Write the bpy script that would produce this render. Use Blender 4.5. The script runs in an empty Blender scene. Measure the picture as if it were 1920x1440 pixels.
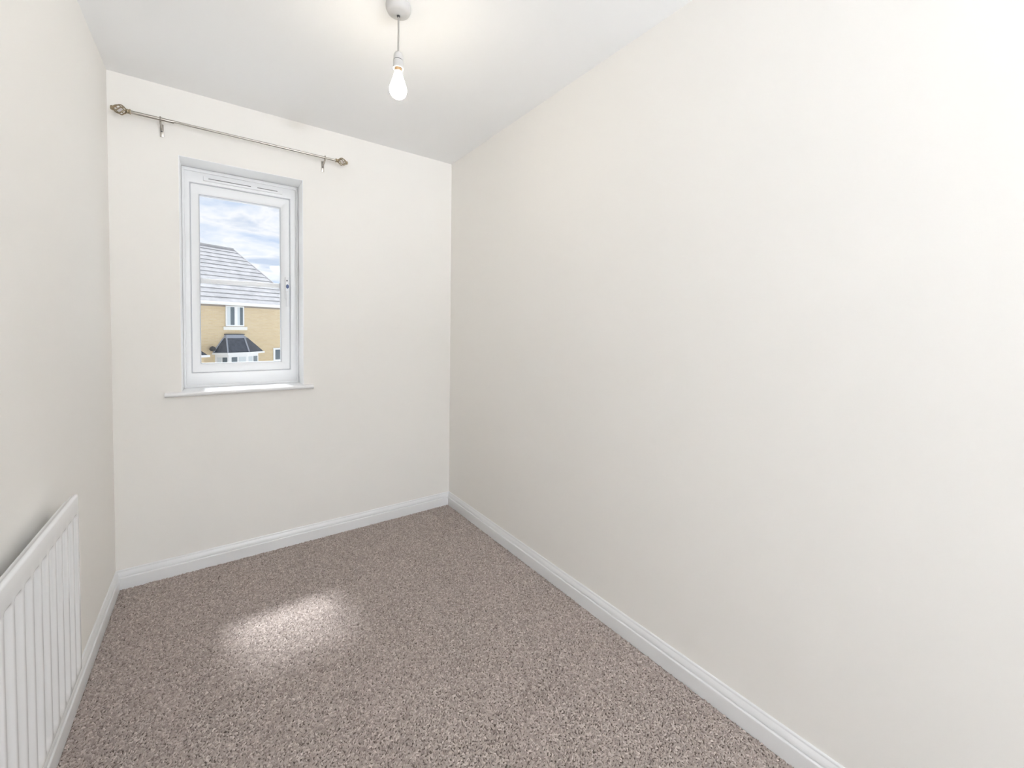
import bpy, bmesh, math, random
import numpy as np
from mathutils import Vector, Matrix

R = math.radians
random.seed(7)
sc = bpy.context.scene
COL = sc.collection

# ------------------------------------------------------------------ camera
CAM = Vector((0.3836, -2.6256, 1.2459))
YAW, PITCH, ROLL = 0.6254, -0.0336, 0.0133
FPX, CYPX = 774.7, 646.25
fw = Vector((math.sin(YAW), math.cos(YAW), 0)); rt = Vector((math.cos(YAW), -math.sin(YAW), 0)); up = Vector((0, 0, 1))
f2 = fw * math.cos(PITCH) + up * math.sin(PITCH)
u2 = up * math.cos(PITCH) - fw * math.sin(PITCH)
r3 = rt * math.cos(ROLL) + u2 * math.sin(ROLL)
u3 = u2 * math.cos(ROLL) - rt * math.sin(ROLL)
cam_data = bpy.data.cameras.new('camera')
cam = bpy.data.objects.new('camera', cam_data); COL.objects.link(cam)
cam_data.sensor_fit = 'HORIZONTAL'; cam_data.sensor_width = 36.0
cam_data.lens = 36.0 * FPX / 1920.0
cam_data.shift_y = (CYPX - 720.0) / 1920.0
cam_data.clip_start = 0.02; cam_data.clip_end = 400
M = Matrix((r3, u3, -f2)).transposed().to_4x4(); M.translation = CAM
cam.matrix_world = M
sc.camera = cam

# ------------------------------------------------------------------ exposure
sc.view_settings.view_transform = 'Standard'
sc.view_settings.look = 'None'
sc.view_settings.gamma = 1.0
sc.view_settings.use_curve_mapping = False
sc.view_settings.exposure = 0.15
sc.cycles.use_denoising = True
sc.cycles.use_light_tree = False
sc.cycles.max_bounces = 10
sc.cycles.diffuse_bounces = 7
sc.cycles.transparent_max_bounces = 12
sc.cycles.sample_clamp_indirect = 8.0

# ------------------------------------------------------------------ sky: blue with drifting white cloud
SKY_STRENGTH = 0.93
world = bpy.data.worlds.new('sky'); sc.world = world
world.use_nodes = True
wt = world.node_tree; wt.nodes.clear()
def WN(t, **k):
    n = wt.nodes.new(t)
    for a, v in k.items(): setattr(n, a, v)
    return n
tc = WN('ShaderNodeTexCoord'); sep = WN('ShaderNodeSeparateXYZ')
wt.links.new(tc.outputs['Generated'], sep.inputs[0])
zc = WN('ShaderNodeMath', operation='MAXIMUM'); zc.inputs[1].default_value = 0.0
wt.links.new(sep.outputs['Z'], zc.inputs[0])
za = WN('ShaderNodeMath', operation='ADD'); za.inputs[1].default_value = 0.16
wt.links.new(zc.outputs[0], za.inputs[0])
dx = WN('ShaderNodeMath', operation='DIVIDE'); dy = WN('ShaderNodeMath', operation='DIVIDE')
wt.links.new(sep.outputs['X'], dx.inputs[0]); wt.links.new(za.outputs[0], dx.inputs[1])
wt.links.new(sep.outputs['Y'], dy.inputs[0]); wt.links.new(za.outputs[0], dy.inputs[1])
cmb = WN('ShaderNodeCombineXYZ')
wt.links.new(dx.outputs[0], cmb.inputs[0]); wt.links.new(dy.outputs[0], cmb.inputs[1])
n1 = WN('ShaderNodeTexNoise'); n1.inputs['Scale'].default_value = 1.9; n1.inputs['Detail'].default_value = 6
n1.inputs['Roughness'].default_value = 0.55; n1.inputs['Distortion'].default_value = 0.4
mp1 = WN('ShaderNodeMapping'); mp1.inputs['Location'].default_value = (3.1, 1.7, 0)
wt.links.new(cmb.outputs[0], mp1.inputs[0]); wt.links.new(mp1.outputs[0], n1.inputs['Vector'])
r1 = WN('ShaderNodeValToRGB')
r1.color_ramp.elements[0].position = 0.36; r1.color_ramp.elements[0].color = (0.50, 0.64, 0.86, 1)
r1.color_ramp.elements[1].position = 0.54; r1.color_ramp.elements[1].color = (0.93, 0.955, 1.0, 1)
e = r1.color_ramp.elements.new(0.44); e.color = (0.70, 0.79, 0.93, 1)
e = r1.color_ramp.elements.new(0.66); e.color = (0.56, 0.66, 0.82, 1)
wt.links.new(n1.outputs['Fac'], r1.inputs['Fac'])
bg = WN('ShaderNodeBackground'); bg.inputs['Strength'].default_value = SKY_STRENGTH
wo = WN('ShaderNodeOutputWorld')
wt.links.new(r1.outputs['Color'], bg.inputs['Color']); wt.links.new(bg.outputs[0], wo.inputs[0])

# ------------------------------------------------------------------ hazy sun over the opposite roofs
SUN_TRAVEL = Vector((0.085, -0.621, -1.0))
sun_d = bpy.data.lights.new('sun', 'SUN'); sun_d.energy = 6.2; sun_d.angle = R(6.0); sun_d.color = (0.90, 0.955, 1.0)
sun = bpy.data.objects.new('sun', sun_d); COL.objects.link(sun)
sun.rotation_euler = SUN_TRAVEL.to_track_quat('-Z', 'Y').to_euler(); sun.location = (0.5, 8, 12)

BULB_STRENGTH = 47.0
FILL_UPLIGHT_STRENGTH = 690.0  # added uplighter behind the camera, main fill light
FILL_DOME_STRENGTH = 52.0  # added dome behind the camera, further fill light

# ------------------------------------------------------------------ materials
def principled(name, col, rough=0.6, metal=0.0, spec=0.5, coat=0.0):
    m = bpy.data.materials.new(name); m.use_nodes = True
    b = m.node_tree.nodes['Principled BSDF']
    b.inputs['Base Color'].default_value = (*col, 1); b.inputs['Roughness'].default_value = rough
    b.inputs['Metallic'].default_value = metal; b.inputs['Specular IOR Level'].default_value = spec
    b.inputs['Coat Weight'].default_value = coat
    return m
def nodes(m): return m.node_tree, m.node_tree.nodes['Principled BSDF']
def add_bump(m, scale, strength, dist=0.002, detail=4, vary=0.0):
    t, b = nodes(m)
    c = t.nodes.new('ShaderNodeTexCoord'); n = t.nodes.new('ShaderNodeTexNoise'); bp = t.nodes.new('ShaderNodeBump')
    n.inputs['Scale'].default_value = scale; n.inputs['Detail'].default_value = detail
    bp.inputs['Strength'].default_value = strength; bp.inputs['Distance'].default_value = dist
    t.links.new(c.outputs['Object'], n.inputs['Vector']); t.links.new(n.outputs['Fac'], bp.inputs['Height'])
    t.links.new(bp.outputs[0], b.inputs['Normal'])
    if vary:
        col = b.inputs['Base Color'].default_value[:3]
        rp = t.nodes.new('ShaderNodeValToRGB')
        rp.color_ramp.elements[0].position = 0.3; rp.color_ramp.elements[1].position = 0.7
        rp.color_ramp.elements[0].color = (*[x * (1 - vary) for x in col], 1); rp.color_ramp.elements[1].color = (*[min(1, x * (1 + vary)) for x in col], 1)
        t.links.new(n.outputs['Fac'], rp.inputs['Fac']); t.links.new(rp.outputs[0], b.inputs['Base Color'])
    return m
def emission(name, col, s):
    m = bpy.data.materials.new(name); m.use_nodes = True; t = m.node_tree; t.nodes.clear()
    e = t.nodes.new('ShaderNodeEmission'); o = t.nodes.new('ShaderNodeOutputMaterial')
    e.inputs[0].default_value = (*col, 1); e.inputs[1].default_value = s; t.links.new(e.outputs[0], o.inputs[0])
    return m
def glass(name, tint=(1, 1, 1)):
    m = bpy.data.materials.new(name); m.use_nodes = True; t = m.node_tree; t.nodes.clear()
    tr = t.nodes.new('ShaderNodeBsdfTransparent'); tr.inputs[0].default_value = (*tint, 1)
    gl = t.nodes.new('ShaderNodeBsdfGlossy'); gl.inputs['Roughness'].default_value = 0.02
    fr = t.nodes.new('ShaderNodeFresnel'); fr.inputs[0].default_value = 1.25
    mx = t.nodes.new('ShaderNodeMixShader'); o = t.nodes.new('ShaderNodeOutputMaterial')
    ge = t.nodes.new('ShaderNodeNewGeometry'); iv = t.nodes.new('ShaderNodeMath'); iv.operation = 'SUBTRACT'; iv.inputs[0].default_value = 1.0
    ml = t.nodes.new('ShaderNodeMath'); ml.operation = 'MULTIPLY'
    t.links.new(ge.outputs['Backfacing'], iv.inputs[1]); t.links.new(iv.outputs[0], ml.inputs[0]); t.links.new(fr.outputs[0], ml.inputs[1])
    t.links.new(ml.outputs[0], mx.inputs[0]); t.links.new(tr.outputs[0], mx.inputs[1]); t.links.new(gl.outputs[0], mx.inputs[2])
    t.links.new(mx.outputs[0], o.inputs[0]); return m

MAT = {}
MAT['wall'] = add_bump(principled('cream_wall_paint', (0.912, 0.888, 0.850), 0.75, spec=0.25), 90, 0.06, 0.001)
MAT['ceiling'] = add_bump(principled('white_ceiling_paint', (0.95, 0.95, 0.95), 0.85, spec=0.2), 90, 0.06, 0.001)
MAT['gloss'] = add_bump(principled('white_gloss_paint', (0.88, 0.88, 0.885), 0.28), 30, 0.03, 0.001)
MAT['reveal'] = principled('white_reveal_paint', (0.94, 0.94, 0.94), 0.6, spec=0.3)
MAT['upvc'] = principled('white_window_plastic', (0.86, 0.865, 0.875), 0.3)
MAT['seal'] = principled('grey_window_seal', (0.58, 0.59, 0.62), 0.6)
MAT['shade'] = principled('dark_slot', (0.25, 0.25, 0.26), 0.7)
MAT['radiator'] = principled('white_radiator_enamel', (0.84, 0.84, 0.845), 0.22, coat=0.2)
MAT['plastic'] = principled('white_lamp_plastic', (0.62, 0.61, 0.595), 0.45)
MAT['flex'] = principled('white_lamp_flex', (0.40, 0.385, 0.36), 0.5)
MAT['dark'] = principled('dark_gap', (0.06, 0.06, 0.06), 0.7)
MAT['brass'] = principled('bulb_cap_brass', (0.62, 0.47, 0.33), 0.3, 1.0)
MAT['bulb'] = emission('lit_bulb_glass', (1.0, 0.90, 0.75), BULB_STRENGTH)
MAT['fill_uplight'] = emission('fill_uplight_glow', (0.87, 0.93, 1.0), FILL_UPLIGHT_STRENGTH)
MAT['fill_dome'] = emission('fill_dome_glow', (0.87, 0.93, 1.0), FILL_DOME_STRENGTH)
MAT['nickel'] = principled('brushed_nickel', (0.44, 0.41, 0.37), 0.32, 1.0)
MAT['antique'] = principled('antique_brass', (0.36, 0.30, 0.21), 0.38, 1.0)
MAT['crystal'] = principled('crystal_bead', (0.80, 0.76, 0.78), 0.08, 0.0, 0.8)
MAT['lock'] = principled('blue_grey_lock_button', (0.07, 0.10, 0.21), 0.35)
MAT['glass'] = glass('window_glass')

# carpet: loop pile strands of mixed taupe
def carpet_mat():
    m = principled('taupe_carpet_yarn', (0.3, 0.26, 0.24), 0.85, spec=0.15)
    t, b = nodes(m)
    a = t.nodes.new('ShaderNodeAttribute'); a.attribute_name = 'tone'
    rp = t.nodes.new('ShaderNodeValToRGB')
    el = rp.color_ramp.elements
    el[0].position = 0.0; el[0].color = (0.23, 0.186, 0.165, 1)
    el[1].position = 1.0; el[1].color = (0.66, 0.58, 0.535, 1)
    x = el.new(0.55); x.color = (0.425, 0.36, 0.326, 1)
    t.links.new(a.outputs['Fac'], rp.inputs['Fac']); t.links.new(rp.outputs[0], b.inputs['Base Color'])
    b.inputs['Sheen Weight'].default_value = 0.25; b.inputs['Sheen Roughness'].default_value = 0.5
    return m
MAT['yarn'] = carpet_mat()
MAT['carpet'] = add_bump(principled('taupe_carpet_backing', (0.15, 0.122, 0.105), 0.95, spec=0.1), 220, 0.6, 0.004, 3, 0.25)

# outside
def brick_mat():
    m = principled('buff_brick', (0.7, 0.55, 0.35), 0.85, spec=0.2)
    t, b = nodes(m)
    uv = t.nodes.new('ShaderNodeTexCoord'); br = t.nodes.new('ShaderNodeTexBrick')
    mp = t.nodes.new('ShaderNodeMapping'); mp.inputs['Rotation'].default_value = (R(90), 0, 0)
    br.inputs['Color1'].default_value = (0.655, 0.525, 0.325, 1); br.inputs['Color2'].default_value = (0.615, 0.475, 0.285, 1)
    br.inputs['Mortar'].default_value = (0.63, 0.53, 0.39, 1)
    br.inputs['Scale'].default_value = 1.0; br.inputs['Mortar Size'].default_value = 0.006
    br.inputs['Brick Width'].default_value = 0.225; br.inputs['Row Height'].default_value = 0.075
    t.links.new(uv.outputs['Object'], mp.inputs[0]); t.links.new(mp.outputs[0], br.inputs['Vector'])
    t.links.new(br.outputs['Color'], b.inputs['Base Color']); return m
MAT['brick'] = brick_mat()
MAT['tile'] = add_bump(principled('grey_roof_tile', (0.435, 0.42, 0.42), 0.8, spec=0.2), 3.0, 0.2, 0.01, 6, 0.15)
MAT['slate'] = add_bump(principled('dark_slate', (0.055, 0.065, 0.085), 0.55), 8.0, 0.3, 0.01, 5, 0.4)
MAT['lead'] = principled('lead_flashing', (0.33, 0.35, 0.40), 0.5)
MAT['house_white'] = principled('white_house_trim', (0.82, 0.82, 0.81), 0.5)
MAT['stone'] = principled('pale_stone_sill', (0.78, 0.76, 0.70), 0.8)
MAT['house_glass'] = principled('dark_house_glass', (0.10, 0.13, 0.15), 0.08, 0.0, 0.6)
MAT['curtain'] = add_bump(principled('pale_curtain', (0.62, 0.66, 0.67), 0.9, spec=0.1), 6, 0.2, 0.01)
MAT['soffit'] = principled('grey_brown_soffit', (0.30, 0.25, 0.21), 0.8)
MAT['gutter'] = principled('white_gutter', (0.86, 0.86, 0.86), 0.4)
MAT['render'] = principled('outer_render', (0.62, 0.52, 0.38), 0.9, spec=0.1)
MAT['ground'] = add_bump(principled('pale_bounce_ground', (0.74, 0.73, 0.70), 0.9, spec=0.1), 1.5, 0.3, 0.01, 5, 0.15)
MAT['render2'] = MAT['brick']

# ------------------------------------------------------------------ helpers
def tag(o, label=None, cat=None, group=None, kind=None):
    if label: o['label'] = label
    if cat: o['category'] = cat
    if group: o['group'] = group
    if kind: o['kind'] = kind
    return o
def link(name, me, mat, parent=None, smooth=False):
    o = bpy.data.objects.new(name, me); COL.objects.link(o)
    if mat is not None: me.materials.append(mat if not isinstance(mat, str) else MAT[mat])
    if parent is not None: o.parent = parent
    if smooth:
        for p in me.polygons: p.use_smooth = True
    return o
def empty(name, loc=(0, 0, 0), rz=0.0):
    o = bpy.data.objects.new(name, None); COL.objects.link(o); o.location = loc; o.rotation_euler = (0, 0, rz)
    o.empty_display_size = 0.1
    return o
def from_bm(name, bm, mat, parent=None, smooth=False, bevel=0.0, segs=2):
    if bevel > 0:
        bmesh.ops.bevel(bm, geom=list(bm.edges), offset=bevel, segments=segs, affect='EDGES', profile=0.5)
    bmesh.ops.recalc_face_normals(bm, faces=bm.faces)
    me = bpy.data.meshes.new(name); bm.to_mesh(me); bm.free()
    o = link(name, me, mat, parent, False)
    if smooth: set_smooth(me)
    return o
def set_smooth(me, ang=40):
    for p in me.polygons: p.use_smooth = True
    try: me.set_sharp_from_angle(angle=R(ang))
    except Exception: pass
def bm_box(bm, x0, x1, y0, y1, z0, z1):
    v = [bm.verts.new(p) for p in ((x0,y0,z0),(x1,y0,z0),(x1,y1,z0),(x0,y1,z0),(x0,y0,z1),(x1,y0,z1),(x1,y1,z1),(x0,y1,z1))]
    for f in ((0,3,2,1),(4,5,6,7),(0,1,5,4),(1,2,6,5),(2,3,7,6),(3,0,4,7)): bm.faces.new([v[i] for i in f])
def box(name, b, mat, parent=None, bevel=0.0, segs=2, smooth=True):
    bm = bmesh.new(); bm_box(bm, *b)
    return from_bm(name, bm, mat, parent, smooth and bevel > 0, bevel, segs)
def boxes(name, bs, mat, parent=None):
    bm = bmesh.new()
    for b in bs: bm_box(bm, *b)
    return from_bm(name, bm, mat, parent)
def mesh(name, verts, faces, mat, parent=None, smooth=False):
    me = bpy.data.meshes.new(name); me.from_pydata([tuple(v) for v in verts], [], faces); me.update()
    bm = bmesh.new(); bm.from_mesh(me); bmesh.ops.recalc_face_normals(bm, faces=bm.faces); bm.to_mesh(me); bm.free()
    o = link(name, me, mat, parent)
    if smooth: set_smooth(me)
    return o
def lathe(name, prof, mat, parent=None, centre=(0, 0, 0), axis='Z', seg=32, ang=40):
    """prof: list of (radius, height)"""
    vs, fs = [], []
    n = len(prof)
    for i in range(seg):
        a = 2 * math.pi * i / seg
        for r, h in prof:
            c, s = math.cos(a) * r, math.sin(a) * r
            p = (c, s, h) if axis == 'Z' else (h, c, s) if axis == 'X' else (c, h, s)
            vs.append((p[0] + centre[0], p[1] + centre[1], p[2] + centre[2]))
    for i in range(seg):
        j = (i + 1) % seg
        for k in range(n - 1): fs.append((i*n+k, j*n+k, j*n+k+1, i*n+k+1))
    me = bpy.data.meshes.new(name); me.from_pydata(vs, [], fs)
    bm = bmesh.new(); bm.from_mesh(me); bmesh.ops.remove_doubles(bm, verts=bm.verts, dist=1e-6)
    # close open ends
    be = [e for e in bm.edges if e.is_boundary]
    if be:
        try: bmesh.ops.holes_fill(bm, edges=be, sides=0)
        except Exception: pass
    bmesh.ops.recalc_face_normals(bm, faces=bm.faces); bm.to_mesh(me); bm.free()
    o = link(name, me, mat, parent); set_smooth(me, ang); return o
def tube_bm(bm, pts, r, seg=8, caps=True):
    pts = [Vector(p) for p in pts]; rings = []
    rr = r if isinstance(r, (list, tuple)) else [r] * len(pts)
    prev = None
    for i, p in enumerate(pts):
        t = (pts[min(i+1, len(pts)-1)] - pts[max(i-1, 0)]).normalized()
        if prev is None:
            a = Vector((0, 0, 1)) if abs(t.z) < 0.9 else Vector((1, 0, 0))
            n = t.cross(a).normalized()
        else:
            n = (prev - t * prev.dot(t)).normalized()
        prev = n; b = t.cross(n)
        rings.append([bm.verts.new(p + (n * math.cos(2*math.pi*k/seg) + b * math.sin(2*math.pi*k/seg)) * rr[i]) for k in range(seg)])
    for i in range(len(rings) - 1):
        for k in range(seg):
            bm.faces.new((rings[i][k], rings[i][(k+1) % seg], rings[i+1][(k+1) % seg], rings[i+1][k]))
    if caps: bm.faces.new(rings[0]); bm.faces.new(rings[-1])
def tube(name, pts, r, mat, parent=None, seg=10):
    bm = bmesh.new(); tube_bm(bm, pts, r, seg); return from_bm(name, bm, mat, parent, True)

# ------------------------------------------------------------------ the room shell
W, H, REAR, T = 1.7396, 2.40, -2.86, 0.30
WX0, WX1, WZ0, WZ1 = 0.250, 0.802, 0.905, 2.084      # window opening
RV = 0.150                                            # reveal depth to the frame face
LY = -6.4                                            # far end of the unseen space added for the fill lamps
LX0 = -0.03
floor = tag(box('floor', (LX0, W, LY, 0.0, -0.12, 0.0), 'carpet'), 'taupe loop-pile carpet covering the whole floor', 'floor', kind='structure')
tag(box('ceiling', (LX0, W, LY, 0.0, H, H + 0.1), 'ceiling'), 'plain matt white ceiling above the room', 'ceiling', kind='structure')
tag(box('wall_left', (-0.15, 0.0, REAR, 0.0, 0, H), 'wall'), 'pale cream left wall behind the radiator', 'wall', kind='structure')
tag(box('wall_right', (W, W + 0.15, LY, 0.0, 0, H), 'wall'), 'long blank cream wall on the right', 'wall', kind='structure')
wb = boxes('wall_back', [(-0.15, WX0, 0, T, -2.75, H), (WX1, W + 0.15, 0, T, -2.75, H), (WX0, WX1, 0, T, -2.75, WZ0 - 0.0076), (WX0, WX1, 0, T, WZ1, H)], 'wall')
tag(wb, 'cream wall with the window and curtain pole', 'wall', kind='structure')
DX0, DX1, DZ = 0.02, W - 0.02, 2.37  # opening made wide and tall to pass the added fill light
wr = boxes('wall_rear', [(LX0, DX0, REAR - 0.1, REAR, 0, H), (DX1, W, REAR - 0.1, REAR, 0, H), (DX0, DX1, REAR - 0.1, REAR, DZ, H)], 'wall')
tag(wr, 'unseen cream wall with a wide opening added to let fill light in', 'wall', kind='structure')
tag(box('wall_fill_space_end', (LX0, W, LY - 0.1, LY, 0, H), 'ceiling'), 'white end wall of the unseen space added for fill light', 'wall', kind='structure')
tag(box('wall_fill_space_side', (LX0 - 0.1, LX0, LY, REAR - 0.1, 0, H), 'ceiling'), 'white side wall of the unseen space added for fill light', 'wall', kind='structure')

# white lining of the window reveal
rl = boxes('trim_1', [(WX0, WX0 + 0.003, 0.0005, RV, WZ0, WZ1), (WX1 - 0.003, WX1, 0.0005, RV, WZ0, WZ1), (WX0 + 0.003, WX1 - 0.003, 0.0005, RV, WZ1 - 0.003, WZ1)], 'reveal')
tag(rl, 'white painted reveal lining the sides and top of the window opening', 'trim', kind='structure')

# skirting boards: moulded profile (thickness, height), mitred in the corners
HB = 0.093
PROF = [(0.0005, 0.0), (0.015, 0.0), (0.015, 0.0545), (0.0142, 0.0568), (0.0115, 0.0584), (0.0085, 0.0590), (0.0085, 0.0632), (0.0118, 0.0640),
        (0.0114, 0.068), (0.0100, 0.074), (0.0078, 0.0795), (0.0060, 0.0835), (0.0056, 0.0850), (0.0056, 0.0872), (0.0050, 0.0900), (0.0034, 0.0922), (0.0005, HB)]
def skirting(name, fn, label):
    n = len(PROF); vs = [fn(0, t, z) for t, z in PROF] + [fn(1, t, z) for t, z in PROF]
    fs = [(k, k+1, n+k+1, n+k) for k in range(n-1)] + [(n-1, 0, n, 2*n-1), tuple(range(n)), tuple(range(n, 2*n))]
    return tag(mesh(name, vs, fs, 'gloss'), label, 'skirting board', kind='structure')
skirting('baseboard_back', lambda e, t, z: ((t if e == 0 else W - t), -t, z), 'white moulded skirting board under the window')
skirting('baseboard_left', lambda e, t, z: (t, (-t if e == 0 else REAR + t), z), 'white moulded skirting board below the radiator')
skirting('baseboard_right', lambda e, t, z: (W - t, (-t if e == 0 else REAR + t), z), 'white moulded skirting board along the long right wall')

# carpet pile: short curled yarn ends, joined into one object
def carpet_pile(n=135000):
    rng = np.random.default_rng(11)
    g = math.sqrt((W - 0.032) * 2.334 / n); nx_ = int((W - 0.032) / g); ny_ = int(2.334 / g); n = nx_ * ny_
    gx, gy = np.meshgrid(np.arange(nx_), np.arange(ny_))
    x = 0.016 + (gx.reshape(-1) + rng.uniform(-0.1, 1.1, n)) * g; y = -0.016 - (gy.reshape(-1) + rng.uniform(-0.1, 1.1, n)) * g
    L = rng.uniform(0.008, 0.015, n); ang = rng.uniform(0, 2*np.pi, n); bend = rng.normal(0, 1.1, n)
    wd = rng.uniform(0.0018, 0.0026, n); hh = rng.uniform(0.0035, 0.0065, n)
    tone = np.clip(rng.normal(0.5, 0.20, n), 0, 1)
    K = 4
    V = np.zeros((n, K, 3, 3), np.float32)
    px = x.copy(); py = y.copy(); a = ang - bend * 0.5
    step = L / (K - 1)
    prof_h = [0.25, 1.0, 1.0, 0.25]; prof_w = [0.55, 1.0, 1.0, 0.55]
    px -= np.cos(ang) * L * 0.5; py -= np.sin(ang) * L * 0.5
    for k in range(K):
        nx, ny = -np.sin(a), np.cos(a)
        for j, (s, h) in enumerate(((-1, 0.15), (0, 1.0), (1, 0.15))):
            V[:, k, j, 0] = px + nx * wd * s * prof_w[k]; V[:, k, j, 1] = py + ny * wd * s * prof_w[k]
            V[:, k, j, 2] = np.maximum(hh * h * prof_h[k], 0.0002)
        a = a + bend / (K - 1); px = px + np.cos(a) * step; py = py + np.sin(a) * step
    V[..., 0] = np.clip(V[..., 0], 0.0152, W - 0.0152); V[..., 1] = np.minimum(V[..., 1], -0.0152)
    base = (np.arange(n) * (K * 3))[:, None]
    F = []
    for k in range(K - 1):
        for j in range(2):
            F.append(np.concatenate([base + k*3 + j, base + k*3 + j + 1, base + (k+1)*3 + j + 1, base + (k+1)*3 + j], 1))
    F = np.stack(F, 1).reshape(-1, 4)
    me = bpy.data.meshes.new('carpet_pile')
    me.vertices.add(n * K * 3); me.vertices.foreach_set('co', V.reshape(-1))
    nf = len(F); me.loops.add(nf * 4); me.polygons.add(nf)
    me.loops.foreach_set('vertex_index', F.reshape(-1).astype(np.int32))
    me.polygons.foreach_set('loop_start', (np.arange(nf) * 4).astype(np.int32))
    me.polygons.foreach_set('use_smooth', np.ones(nf, bool))
    me.update(calc_edges=True)
    at = me.attributes.new('tone', 'FLOAT', 'POINT')
    at.data.foreach_set('value', np.repeat(tone, K * 3).astype(np.float32))
    o = link('carpet_pile', me, 'yarn', floor); o['kind'] = 'stuff'
    return o
carpet_pile()

# ------------------------------------------------------------------ the window
win = empty('window_1', (0, 0, 0))
tag(win, 'tall narrow white window with a mid glazing bar looking onto a roof', 'window', kind='structure')
FY0, FY1 = RV, RV + 0.070
bx0, bx1, bz0, bz1 = WX0, WX1, WZ0, WZ1
ix0, ix1, iz0, iz1 = 0.290, 0.752, 1.000, 2.002       # outer edge of the opening sash (= inner edge of frame)
def ring(name, o, i, y0, y1, mat, parent, bevel=0.003, step=None):
    """rectangular frame mitred: o, i = (x0,x1,z0,z1) outer and inner"""
    bm = bmesh.new()
    O = [(o[0], o[2]), (o[1], o[2]), (o[1], o[3]), (o[0], o[3])]; I = [(i[0], i[2]), (i[1], i[2]), (i[1], i[3]), (i[0], i[3])]
    vo = [[bm.verts.new((x, y, z)) for x, z in O] for y in (y0, y1)]
    vi = [[bm.verts.new((x, y, z)) for x, z in I] for y in (y0 + (step or 0), y1)]
    for k in range(4):
        j = (k + 1) % 4
        bm.faces.new((vo[0][k], vo[0][j], vi[0][j], vi[0][k])); bm.faces.new((vo[1][k], vi[1][k], vi[1][j], vo[1][j]))
        bm.faces.new((vo[0][k], vo[1][k], vo[1][j], vo[0][j])); bm.faces.new((vi[0][k], vi[0][j], vi[1][j], vi[1][k]))
    return from_bm(name, bm, mat, parent, True, bevel)
ring('frame', (bx0 + .003, bx1 - .003, bz0 + .012, bz1 - .003), (ix0 - .004, ix1 + .004, iz0 - .004, iz1 + .004), FY0, FY1, 'upvc', win, 0.004)
ring('frame_bead', (bx0 + .004, bx1 - .004, bz0 + .014, bz1 - .004), (bx0 + .014, bx1 - .014, bz0 + .026, bz1 - .022), FY0 - 0.007, FY0, 'upvc', win, 0.002)
ring('sash', (ix0, ix1, iz0, iz1), (0.3255, 0.7075, 1.046, 1.952), FY0 + 0.008, FY1 - 0.004, 'upvc', win, 0.004, 0.010)
ring('sash_gap', (ix0 - .004, ix1 + .004, iz0 - .004, iz1 + .004), (ix0 + .002, ix1 - .002, iz0 + .002, iz1 - .002), FY0 + 0.0105, FY0 + 0.05, 'seal', win, 0)
ring('glazing_gasket', (0.3245, 0.7085, 1.045, 1.953), (0.3275, 0.7055, 1.048, 1.950), FY0 + 0.0182, FY0 + 0.046, 'seal', win, 0)
GY = FY0 + 0.030
box('window_pane', (0.3262, 0.7068, GY, GY + 0.004, 1.0468, 1.9512), 'glass', win)
box('window_pane', (0.3262, 0.7068, GY + 0.020, GY + 0.024, 1.0468, 1.9512), 'glass', win)
box('glazing_bar', (0.3275, 0.7055, GY + 0.0055, GY + 0.0185, 1.482, 1.508), 'upvc', win, 0.003)
for xx in (0.3275, 0.7025): box('bar_end', (xx, xx + 0.003, GY + 0.0048, GY + 0.0192, 1.479, 1.511), 'seal', win)
# handle: escutcheon plate with a blue lock button
pl = box('handle_plate', (0.7285, 0.7465, FY0 - 0.006, FY0 + 0.010, 1.415, 1.545), 'upvc', win, 0.005, 3)
hd = bmesh.new()
tube_bm(hd, [(0.7375, FY0 - 0.004, 1.455), (0.7375, FY0 - 0.022, 1.455), (0.7375, FY0 - 0.030, 1.446), (0.7375, FY0 - 0.031, 1.415), (0.7375, FY0 - 0.029, 1.37)], [0.007, 0.007, 0.0075, 0.007, 0.0055], 10)
from_bm('handle_lever', hd, 'upvc', win, True)
lb = lathe('lock_button', [(0, -0.007), (0.008, -0.007), (0.0115, -0.005), (0.0125, 0)], 'lock', pl, (0, 0, 0), 'Y', 24)
lb.location = (0.7395, FY0 - 0.006, 1.490); lb.scale = (0.62, 1, 1)
lathe('screw', [(0, -0.0015), (0.0042, -0.0015), (0.0048, 0)], 'shade', pl, (0.7375, FY0 - 0.006, 1.524), 'Y', 16)
# trickle vent along the frame head
tv = box('trickle_vent', (0.345, 0.715, FY0 - 0.010, FY0 + 0.004, 2.022, 2.046), 'upvc', win, 0.003)
for a, b in ((0.368, 0.560), (0.590, 0.690)): box('vent_slot', (a, b, FY0 - 0.0106, FY0 - 0.006, 2.0325, 2.0365), 'shade', tv)
# inner sill board with rounded nose
bm = bmesh.new()
sp = [(RV + 0.02, 0.0), (RV + 0.02, 0.022)]
nose = [(-0.032 + 0.011 * (1 - math.sin(a)), 0.011 + 0.011 * math.cos(a)) for a in [math.pi * k / 8 for k in range(9)]]
ZS = WZ0 - 0.0075
def sill_prof(x, back): return [(x, back, ZS), (x, back, ZS + 0.022)] + [(x, y, ZS + z) for y, z in nose]
pa = sill_prof(0.187, -0.0005); pb = sill_prof(0.850, -0.0005); npf = len(pa)
vs = pa + pb; fs = [(k, (k+1) % npf, npf + (k+1) % npf, npf + k) for k in range(npf)] + [tuple(range(npf)), tuple(range(npf, 2*npf))]
sl = mesh('window_sill', vs, fs, 'gloss', win, True)
box('sill_inner', (WX0 + 0.0005, WX1 - 0.0005, -0.0006, RV + 0.06, ZS, ZS + 0.0219), 'gloss', sl)

# eaves of this house above the window
ev = box('trim_2', (-1.2, W + 1.0, T, T + 0.30, 2.35, 2.47), 'house_white'); tag(ev, 'white eaves soffit outside above the window', 'eaves', kind='structure')

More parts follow.
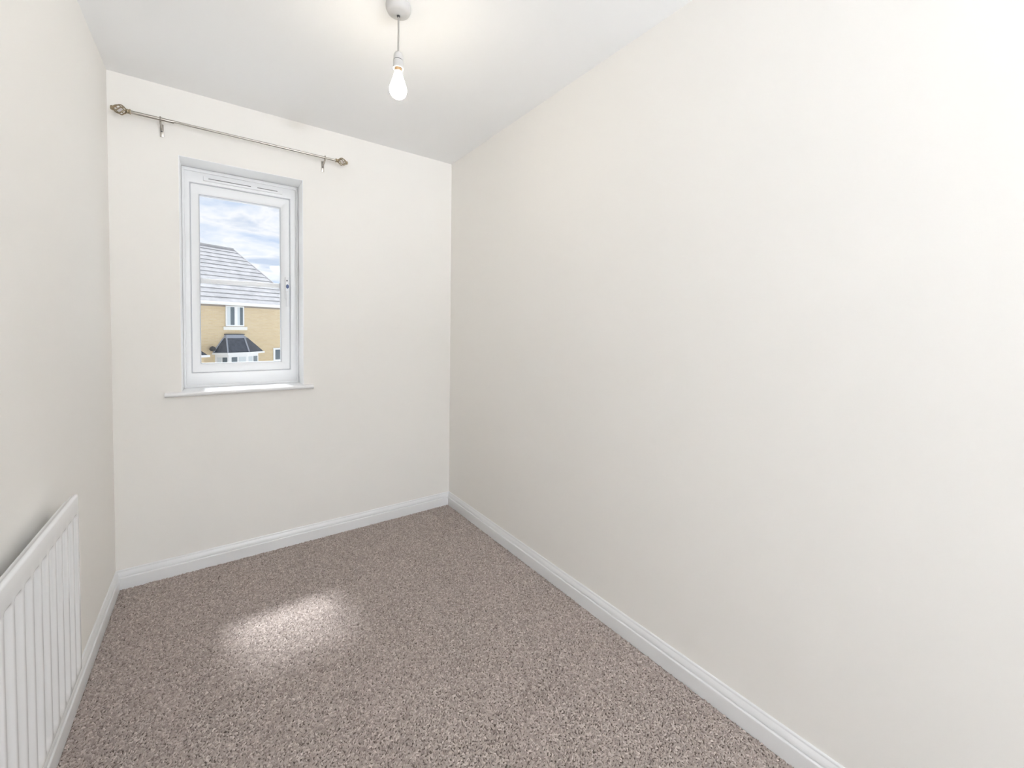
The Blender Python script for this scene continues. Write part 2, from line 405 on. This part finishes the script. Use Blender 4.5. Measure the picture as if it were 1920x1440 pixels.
# ------------------------------------------------------------------ pendant light
PX, PY = 0.928, -1.153
pen = empty('pendant_light', (PX, PY, H)); tag(pen, 'bare bulb pendant hanging from a white ceiling rose', 'pendant light')
def pz(z): return z - H
lathe('ceiling_rose', [(0, 0), (0.043, 0), (0.044, -0.006), (0.043, -0.016), (0.038, -0.026), (0.028, -0.031), (0.012, -0.033), (0.009, -0.036), (0, -0.036)], 'plastic', pen, (0, 0, -0.0004), seg=40)
lathe('cord_grip', [(0, -0.0365), (0.0055, -0.0365), (0.0045, -0.042), (0, -0.042)], 'dark', pen, seg=16)
tube('flex', [(0, 0, -0.040), (0.0004, 0, -0.09), (0, 0, -0.13), (0, 0, pz(2.228))], 0.0029, 'flex', pen, 10)
lh = lathe('lamp_holder', [(0, pz(2.236)), (0.006, pz(2.236)), (0.012, pz(2.233)), (0.0155, pz(2.226)), (0.0168, pz(2.213)), (0.0168, pz(2.2085)), (0.0150, pz(2.2080)), (0.0150, pz(2.2062)), (0.0175, pz(2.2055)),
      (0.0175, pz(2.187)), (0.0185, pz(2.1855)), (0.0192, pz(2.182)), (0.0185, pz(2.178)), (0.0172, pz(2.1775)), (0.0165, pz(2.180)), (0.0160, pz(2.190)), (0, pz(2.190))], 'plastic', pen, seg=36, ang=50)
lathe('holder_seam', [(0.0150, pz(2.2082)), (0.0158, pz(2.2082)), (0.0158, pz(2.2060)), (0.0150, pz(2.2060))], 'dark', lh, seg=30)
bulb_prof = [(0.0118, pz(2.168)), (0.0135, pz(2.163)), (0.0155, pz(2.155))]
for k in range(0, 15):
    a = -0.55 + k * (math.pi / 2 + 0.55) / 14
    bulb_prof.append((0.0300 * math.cos(a), pz(2.103) - 0.0300 * math.sin(a) * (1.0 if a > 0 else 1.35)))
bulb_prof[-1] = (0, pz(2.073))
bl = lathe('light_bulb', [(0, pz(2.168))] + bulb_prof, 'bulb', pen, seg=20)
lathe('bulb_cap', [(0, pz(2.190)), (0.0112, pz(2.190)), (0.0112, pz(2.172)), (0.0122, pz(2.169)), (0.0118, pz(2.1682)), (0, pz(2.1682))], 'brass', bl, seg=24)

# ------------------------------------------------------------------ curtain pole
cp = empty('curtain_pole', (0.55, -0.065, 2.212)); tag(cp, 'thin brushed nickel curtain pole with cage finials above the window', 'curtain pole')
ox, oy, oz = 0.55, -0.065, 2.212
def L(x, y, z): return (x - ox, y - oy, z - oz)
PZ = 2.212
lathe('pole', [(0, 0.088), (0.0075, 0.088), (0.0075, 0.236), (0.0068, 0.240), (0, 0.240)], 'nickel', cp, L(0, -0.065, PZ), 'X', 20)
lathe('inner_pole', [(0, 0.236), (0.0056, 0.236), (0.0056, 0.962), (0, 0.962)], 'nickel', cp, L(0, -0.065, PZ + 0.002), 'X', 18)
for bxp in (0.190, 0.905):
    z = PZ if bxp < 0.5 else PZ + 0.002
    b = bmesh.new(); bm_box(b, bxp - 0.007 - ox, bxp + 0.007 - ox, -0.004 - oy - 0.0005, 0.0 - oy - 0.0005, z - 0.060 - oz, z + 0.000 - oz)
    br = from_bm('bracket', b, 'nickel', cp, True, 0.0012)
    tube('bracket_arm', [L(bxp, -0.003, z - 0.022), L(bxp, -0.025, z - 0.022), L(bxp, -0.052, z - 0.0170), L(bxp, -0.065, z - 0.0105)], 0.0042, 'nickel', br, 10)
    bb = bmesh.new()
    tube_bm(bb, [L(bxp, -0.065 + 0.0098 * math.cos(a), z + 0.0098 * math.sin(a)) for a in [math.pi * 2 * k / 24 for k in range(25)]], 0.0026, 8)
    from_bm('bracket_cup', bb, 'nickel', br, True)
    lathe('screw', [(0, -0.003), (0.0028, -0.003), (0.0034, 0)], 'dark', br, L(bxp, -0.0045, z - 0.034), 'Y', 12)
def finial(xe, s, size=1.0):
    """cage finial growing from x = xe in direction s"""
    z = PZ if s < 0 else PZ + 0.002
    col = lathe('finial', [(0, 0), (0.0105 * size, 0), (0.0115 * size, s * 0.003), (0.0085 * size, s * 0.007), (0.0100 * size, s * 0.012), (0.0062 * size, s * 0.016), (0, s * 0.016)], 'antique', cp, L(xe, -0.065, z), 'X', 20)
    b = bmesh.new(); LN = 0.046 * size; RM = 0.0165 * size
    for w in range(6):
        pts = []
        for k in range(13):
            t = k / 12; a = w * math.pi / 3 + t * 2.4
            r = 0.0035 + RM * math.sin(math.pi * min(1, t ** 0.85)) ** 0.8
            pts.append(L(xe + s * (0.014 + t * LN), -0.065 + r * math.cos(a), z + r * math.sin(a)))
        tube_bm(b, pts, 0.0026 * size, 6)
    from_bm('cage_wire', b, 'antique', col, True)
    lathe('crystal_bead', [(0, -0.010 * size), (0.005 * size, -0.0085 * size), (0.0085 * size, -0.004 * size), (0.0085 * size, 0.004 * size), (0.005 * size, 0.0085 * size), (0, 0.010 * size)], 'crystal', col, L(xe + s * (0.014 + LN * 0.5), -0.065, z), 'X', 10, 20)
    lathe('end_cap', [(0, 0), (0.0085 * size, 0), (0.0105 * size, s * 0.003), (0.0080 * size, s * 0.009), (0, s * 0.011)], 'antique', col, L(xe + s * (0.012 + LN), -0.065, z), 'X', 16)
finial(0.088, -1, 1.0)
finial(0.962, 1, 0.98)

# ------------------------------------------------------------------ radiator on the left wall
RX, RY0, RY1, RZ0, RZ1 = 0.055, -0.905, -1.825, 0.222, 0.748     # front face, far end, near end, bottom, top
rad = empty('radiator', (0.0, (RY0 + RY1) / 2, RZ0)); tag(rad, 'white panel radiator with vertical ribs low on the left wall', 'radiator')
rcy = (RY0 + RY1) / 2
def radiator_panel():
    pitch = 0.0535; nP = int(round((RY0 - RY1 - 0.03) / pitch)); m = (RY0 - RY1 - nP * pitch) / 2
    ys = [RY0]
    prof = [0.0]
    for p in range(nP):
        base = RY0 - m - p * pitch
        for t, d in ((0.0, 0), (0.10, 0), (0.16, 0.12), (0.23, 0.5), (0.30, 0.88), (0.37, 1), (0.52, 1), (0.66, 1), (0.74, 0.88), (0.82, 0.5), (0.90, 0.12), (0.96, 0.0)):
            ys.append(base - t * pitch); prof.append(d)
    ys.append(RY0 - m - nP * pitch); prof.append(0)
    ys.append(RY1); prof.append(0)
    zs = [(RZ0, 0.0), (RZ0 + 0.003, 0.0)]
    for k in range(1, 9): zs.append((RZ0 + 0.003 + 0.026 * k / 8, 0.5 - 0.5 * math.cos(math.pi * k / 8)))
    zs += [(RZ0 + 0.2, 1.0), (RZ1 - 0.20, 1.0)]
    for k in range(11):
        q = k / 10; zs.append((RZ1 - 0.066 + q * 0.016, 0.5 + 0.5 * math.cos(math.pi * q)))
    zs += [(RZ1 - 0.030, 0), (RZ1 - 0.006, 0)]
    dep = 0.009
    V = []; F = []; ny = len(ys); rows = []
    for z, mk in zs:
        rows.append([(RX - dep * pr * mk, y - rcy, z - RZ0) for y, pr in zip(ys, prof)])
    # rolled top edge to the back sheet
    for dx_, dz_ in ((-0.0008, -0.0030), (-0.0028, -0.0009), (-0.006, 0.0), (-0.010, -0.0012), (-0.012, -0.004)):
        rows.append([(RX + dx_, y - rcy, RZ1 + dz_ - RZ0) for y in ys])
    for r_ in rows: V += r_
    for i in range(len(rows) - 1):
        for j in range(ny - 1): F.append((i*ny+j, i*ny+j+1, (i+1)*ny+j+1, (i+1)*ny+j))
    # back face
    b0 = len(V); V += [(RX - 0.018, RY0 - rcy, 0), (RX - 0.018, RY1 - rcy, 0), (RX - 0.018, RY1 - rcy, RZ1 - 0.006 - RZ0), (RX - 0.018, RY0 - rcy, RZ1 - 0.006 - RZ0)]
    nr = len(rows)
    F.append((b0, b0+1, b0+2, b0+3))
    F.append(tuple([b0, b0+3] + [i*ny for i in range(nr-1, -1, -1)]))
    F.append(tuple([b0+1] + [i*ny+ny-1 for i in range(nr)] + [b0+2]))
    F.append(tuple([b0+1, b0] + [j for j in range(ny)]))
    F.append(tuple([b0+3, b0+2] + [(nr-1)*ny+j for j in range(ny-1, -1, -1)]))
    o = mesh('front_panel', V, F, 'radiator', rad); set_smooth(o.data, 50); return o
radiator_panel()
box('back_sheet', (0.030, RX - 0.0182, RY1 + 0.01 - rcy, RY0 - 0.01 - rcy, 0.012, RZ1 - 0.012 - RZ0), 'radiator', rad)
for y in (RY0 - 0.14, RY1 + 0.14):
    box('wall_bracket', (0.0006, 0.030, y - 0.015 - rcy, y + 0.015 - rcy, 0.05, RZ1 - 0.06 - RZ0), 'radiator', rad)
tube('valve_pipe', [(0.034, RY1 - 0.035 - rcy, -RZ0 + 0.0005), (0.034, RY1 - 0.035 - rcy, 0.03)], 0.0075, 'radiator', rad, 12)
tube('valve', [(0.034, RY1 - 0.035 - rcy, 0.03), (0.034, RY1 - 0.012 - rcy, 0.032), (0.034, RY1 + 0.012 - rcy, 0.032)], 0.011, 'plastic', rad, 12)

# ------------------------------------------------------------------ unseen uplighter and dome, added to fill the room with light
ll = empty('fill_uplighter', (1.50, -5.3, 0)); tag(ll, 'added fill light with an upward bowl, unseen behind the viewpoint', 'floor lamp')
lathe('fill_lamp_base', [(0, 0.0005), (0.14, 0.0005), (0.14, 0.012), (0.03, 0.02), (0.015, 0.03), (0, 0.03)], 'nickel', ll, seg=28)
UB = 0.95
lathe('pole', [(0, 0.03), (0.012, 0.03), (0.012, UB), (0, UB)], 'nickel', ll, seg=14)
lathe('bowl', [(0, UB - 0.005), (0.03, UB), (0.12, UB + 0.035), (0.19, UB + 0.10), (0.205, UB + 0.118), (0.200, UB + 0.118), (0.185, UB + 0.103), (0.115, UB + 0.045), (0, UB + 0.01)], 'plastic', ll, seg=28)
dl = empty('fill_dome', (1.45, -5.9, H)); tag(dl, 'round fill dome added overhead, unseen behind the viewpoint', 'ceiling lamp')  # added fill dome, out of view
lathe('fill_lamp_base', [(0, 0), (0.22, 0), (0.22, -0.02), (0, -0.02)], 'plastic', dl, (0, 0, -0.0004), seg=32)
lathe('fill_lamp_glass', [(0, -0.022), (0.205, -0.022), (0.20, -0.05), (0.15, -0.085), (0.07, -0.10), (0, -0.105)], 'fill_dome', dl, seg=16)
lathe('light_disc', [(0, UB + 0.112), (0.178, UB + 0.112), (0.178, UB + 0.108), (0, UB + 0.108)], 'fill_uplight', ll, seg=16)

# ------------------------------------------------------------------ the house across the street
HO = Vector((1.278, 23.411, 0)); HTH = R(64.3)
house = empty('brick_house', (HO.x, HO.y, -2.75), math.pi / 2 - HTH)
tag(house, 'buff brick house with grey tiled roof seen through the window', 'house')
# local frame: x along the facade, y into the house, z up (z = 0 is 2.75 m below the room floor)
def hz(z): return z + 2.75
A0, A1, EAVE = -9.0, 3.15, 2.40
HD = 7.0
hw = boxes('wall', [(A0, A1, 0.0, HD, 0.0, hz(EAVE) - 0.02)], 'brick', house)
# roof: ridge from A0 to 1.78 at b = 3.5, hip on the right
RB, RA, RZ = 3.5, 1.78, hz(5.87)
EB, EZ = -0.40, hz(2.495); CA = A1 + 0.30
roof = mesh('roof', [(A0, EB, EZ), (CA, EB, EZ), (RA, RB, RZ), (A0, RB, RZ), (A0, 2*RB - EB, EZ), (CA, 2*RB - EB, EZ)],
            [(0, 1, 2, 3), (1, 5, 2), (5, 4, 3, 2), (0, 3, 4), (0, 4, 5, 1)], 'tile', house)
NC = 14
sl_ = Vector((0, RB - EB, RZ - EZ)); nrm = Vector((0, -(RZ - EZ), RB - EB)).normalized()
for k in range(NC):
    t0, t1 = k / NC, (k + 1.06) / NC
    t1 = min(t1, 1.0)
    def P(a, t, h): return Vector((a, EB, EZ)) + sl_ * t + nrm * h
    def hipa(t): return CA + (RA - CA) * t
    h0, h1 = 0.040, 0.010
    v = [P(A0, t0, 0.002), P(hipa(t0), t0, 0.002), P(hipa(t1), t1, 0.002), P(A0, t1, 0.002), P(A0, t0, h0), P(hipa(t0), t0, h0), P(hipa(t1), t1, h1), P(A0, t1, h1)]
    mesh('tile_course', v, [(0, 3, 2, 1), (4, 5, 6, 7), (0, 1, 5, 4), (1, 2, 6, 5), (2, 3, 7, 6), (3, 0, 4, 7)], 'tile', roof)
tube('ridge_tile', [(A0, RB, RZ + 0.01), (RA, RB, RZ + 0.01)], 0.09, 'tile', roof, 10)
tube('hip_tile', [(RA, RB, RZ - 0.02), (CA, EB, EZ + 0.02)], 0.06, 'tile', roof, 8)
box('soffit', (A0, CA - 0.05, EB + 0.04, 0.0, hz(2.36), hz(2.40)), 'soffit', house)
box('fascia', (A0, CA - 0.04, EB + 0.0, EB + 0.04, hz(2.36), EZ - 0.01), 'house_white', house)
bm = bmesh.new(); tube_bm(bm, [(A0, EB - 0.055, EZ - 0.035), (CA - 0.03, EB - 0.055, EZ - 0.035)], 0.055, 10); from_bm('gutter', bm, 'gutter', house, True)
tube('downpipe', [(-6.4, -0.06, 0.02), (-6.4, -0.06, hz(2.36))], 0.035, 'gutter', house, 8)
def house_window(a0, a1, z0, z1, b, mull, nm='window', cur=True, fwid=0.06, par=house):
    f = bmesh.new()
    y0, y1 = b - 0.03, b + 0.05
    bm_box(f, a0, a0 + fwid, y0, y1, hz(z0), hz(z1)); bm_box(f, a1 - fwid, a1, y0, y1, hz(z0), hz(z1))
    bm_box(f, a0 + fwid, a1 - fwid, y0, y1, hz(z0), hz(z0) + fwid); bm_box(f, a0 + fwid, a1 - fwid, y0, y1, hz(z1) - fwid, hz(z1))
    for mm in mull: bm_box(f, mm - 0.07, mm + 0.07, y0 - 0.005, y1, hz(z0) + fwid, hz(z1) - fwid)
    wn = from_bm(nm, f, 'house_white', par)
    ed = [a0 + fwid] + [q for mm in mull for q in (mm - 0.07, mm + 0.07)] + [a1 - fwid]
    for k in range(0, len(ed), 2):
        box('pane', (ed[k], ed[k+1], b - 0.012, b - 0.004, hz(z0) + fwid, hz(z1) - fwid), 'house_glass', wn)
        if cur:
            wd = ed[k+1] - ed[k]
            box('curtain', (ed[k] + 0.01, ed[k] + wd * 0.45, b - 0.016, b - 0.0125, hz(z0) + fwid, hz(z1) - fwid), 'curtain', wn)
    return wn
house_window(-0.455, 0.440, 1.29, 2.345, -0.045, [0.03])
box('wall_top_band', (A0, A1 + 0.01, -0.03, -0.0005, hz(2.285), hz(2.36)), 'soffit', house)  # darker brown band along the top of the facade
box('window_ledge', (-0.57, 0.585, -0.10, 0.0, hz(1.09), hz(1.265)), 'stone', house, 0.01)
house_window(2.03, 2.72, -0.67, 0.09, -0.012, [], cur=False, fwid=0.10)
# bay with a hipped slate roof
BZ = -0.055
ea = [(-1.03, 0.0), (-0.62, -0.55), (0.42, -0.55), (1.47, 0.0)]
ta = [(-0.50, 0.0), (-0.47, -0.10), (0.38, -0.10), (0.42, 0.0)]
fa = [(-0.56, 0.0), (-0.49, -0.17), (0.40, -0.17), (0.66, 0.0)]
vs = [(a, b, hz(BZ)) for a, b in ea] + [(a, b, hz(0.67)) for a, b in fa]
bay_roof = mesh('bay_roof', vs, [(0, 1, 5, 4), (1, 2, 6, 5), (2, 3, 7, 6), (4, 5, 6, 7), (0, 3, 2, 1), (0, 4, 7, 3)], 'slate', house)
vs = [(a, b, hz(0.672)) for a, b in fa] + [(a, b, hz(0.845)) for a, b in ta]
mesh('lead_flashing', vs, [(0, 1, 5, 4), (1, 2, 6, 5), (2, 3, 7, 6), (4, 5, 6, 7), (0, 3, 2, 1), (0, 4, 7, 3)], 'lead', bay_roof)
box('flashing_cap', (-0.52, 0.44, -0.13, 0.0, hz(0.846), hz(0.885)), 'slate', bay_roof)
for i in (1, 2): tube('hip_roll', [(ea[i][0], ea[i][1], hz(BZ) + 0.01), (fa[i][0], fa[i][1], hz(0.67))], 0.035, 'lead', bay_roof, 8)
tube('hip_roll', [(ea[0][0], ea[0][1] - 0.01, hz(BZ) + 0.01), (fa[0][0], fa[0][1] - 0.01, hz(0.67))], 0.035, 'lead', bay_roof, 8)
def poly_prism(name, pts, z0, z1, mat, parent):
    n = len(pts); v = [(a, b, hz(z0)) for a, b in pts] + [(a, b, hz(z1)) for a, b in pts]
    return mesh(name, v, [tuple(range(n)), tuple(range(n, 2*n))] + [(k, (k+1) % n, n + (k+1) % n, n + k) for k in range(n)], mat, parent)
poly_prism('bay_fascia', [(-1.08, 0.0), (-0.65, -0.60), (0.45, -0.60), (1.55, 0.0)], -0.155, BZ - 0.005, 'house_white', house)
bw_ = [(-0.95, 0.0), (-0.55, -0.47), (0.36, -0.47), (1.20, 0.0)]
poly_prism('bay_wall', bw_, -2.75, -0.16, 'house_white', house)
for i in range(3):
    p, q = Vector((*bw_[i], 0)), Vector((*bw_[i+1], 0)); dv = (q - p); ln = dv.length; dv.normalize(); nv = Vector((dv.y, -dv.x, 0))
    if i == 0: spans = [(0.10, 0.30), (0.34, ln - 0.06)]
    elif i == 1: spans = [(0.14, ln * 0.5 - 0.05), (ln * 0.5 + 0.05, ln - 0.08)]
    else: spans = [(0.10, ln * 0.5 - 0.05), (ln * 0.5 + 0.05, ln - 0.10)]
    for j, (s0, s1) in enumerate(spans):
        a, b = p + dv * s0, p + dv * s1
        vv = []
        for off in (0.001, 0.012):
            for (pt, zz) in ((a, -1.35), (b, -1.35), (b, -0.30), (a, -0.30)): vv.append((pt.x + nv.x * off, pt.y + nv.y * off, hz(zz)))
        mesh('bay_pane', vv, [(0, 1, 2, 3), (4, 5, 6, 7), (0, 1, 5, 4), (1, 2, 6, 5), (2, 3, 7, 6), (3, 0, 4, 7)], 'curtain' if (i + j) % 2 == 0 else 'house_glass', house)
lathe('wall_lantern', [(0, 0), (0.09, 0.02), (0.14, 0.10), (0.11, 0.20), (0.04, 0.25), (0, 0.26)], 'dark', house, (-1.12, -0.15, hz(0.02)), seg=12)
# neighbouring porch roof at the left edge of the view
vs = [(-3.4, -0.9, hz(-0.10)), (-1.70, -0.9, hz(-0.10)), (-1.70, 0, hz(-0.10)), (-3.4, 0, hz(-0.10)), (-2.75, -0.1, hz(0.55)), (-2.25, -0.1, hz(0.55)), (-2.25, 0, hz(0.55)), (-2.75, 0, hz(0.55))]
mesh('porch_roof', vs, [(0, 1, 5, 4), (1, 2, 6, 5), (2, 3, 7, 6), (3, 0, 4, 7), (4, 5, 6, 7), (0, 3, 2, 1)], 'slate', house)
box('porch_fascia', (-3.45, -1.62, -0.95, 0.0, hz(-0.21), hz(-0.105)), 'house_white', house)
box('porch_wall', (-3.3, -1.80, -0.8, 0.0, 0.0, hz(-0.215)), 'brick', house)

tag(box('ground', (-60, 60, T + 0.001, 90, -2.95, -2.751), 'ground'), 'unseen ground below the window, pale to bounce light', 'ground', kind='structure')  # out of view, kept pale to bounce daylight upwards
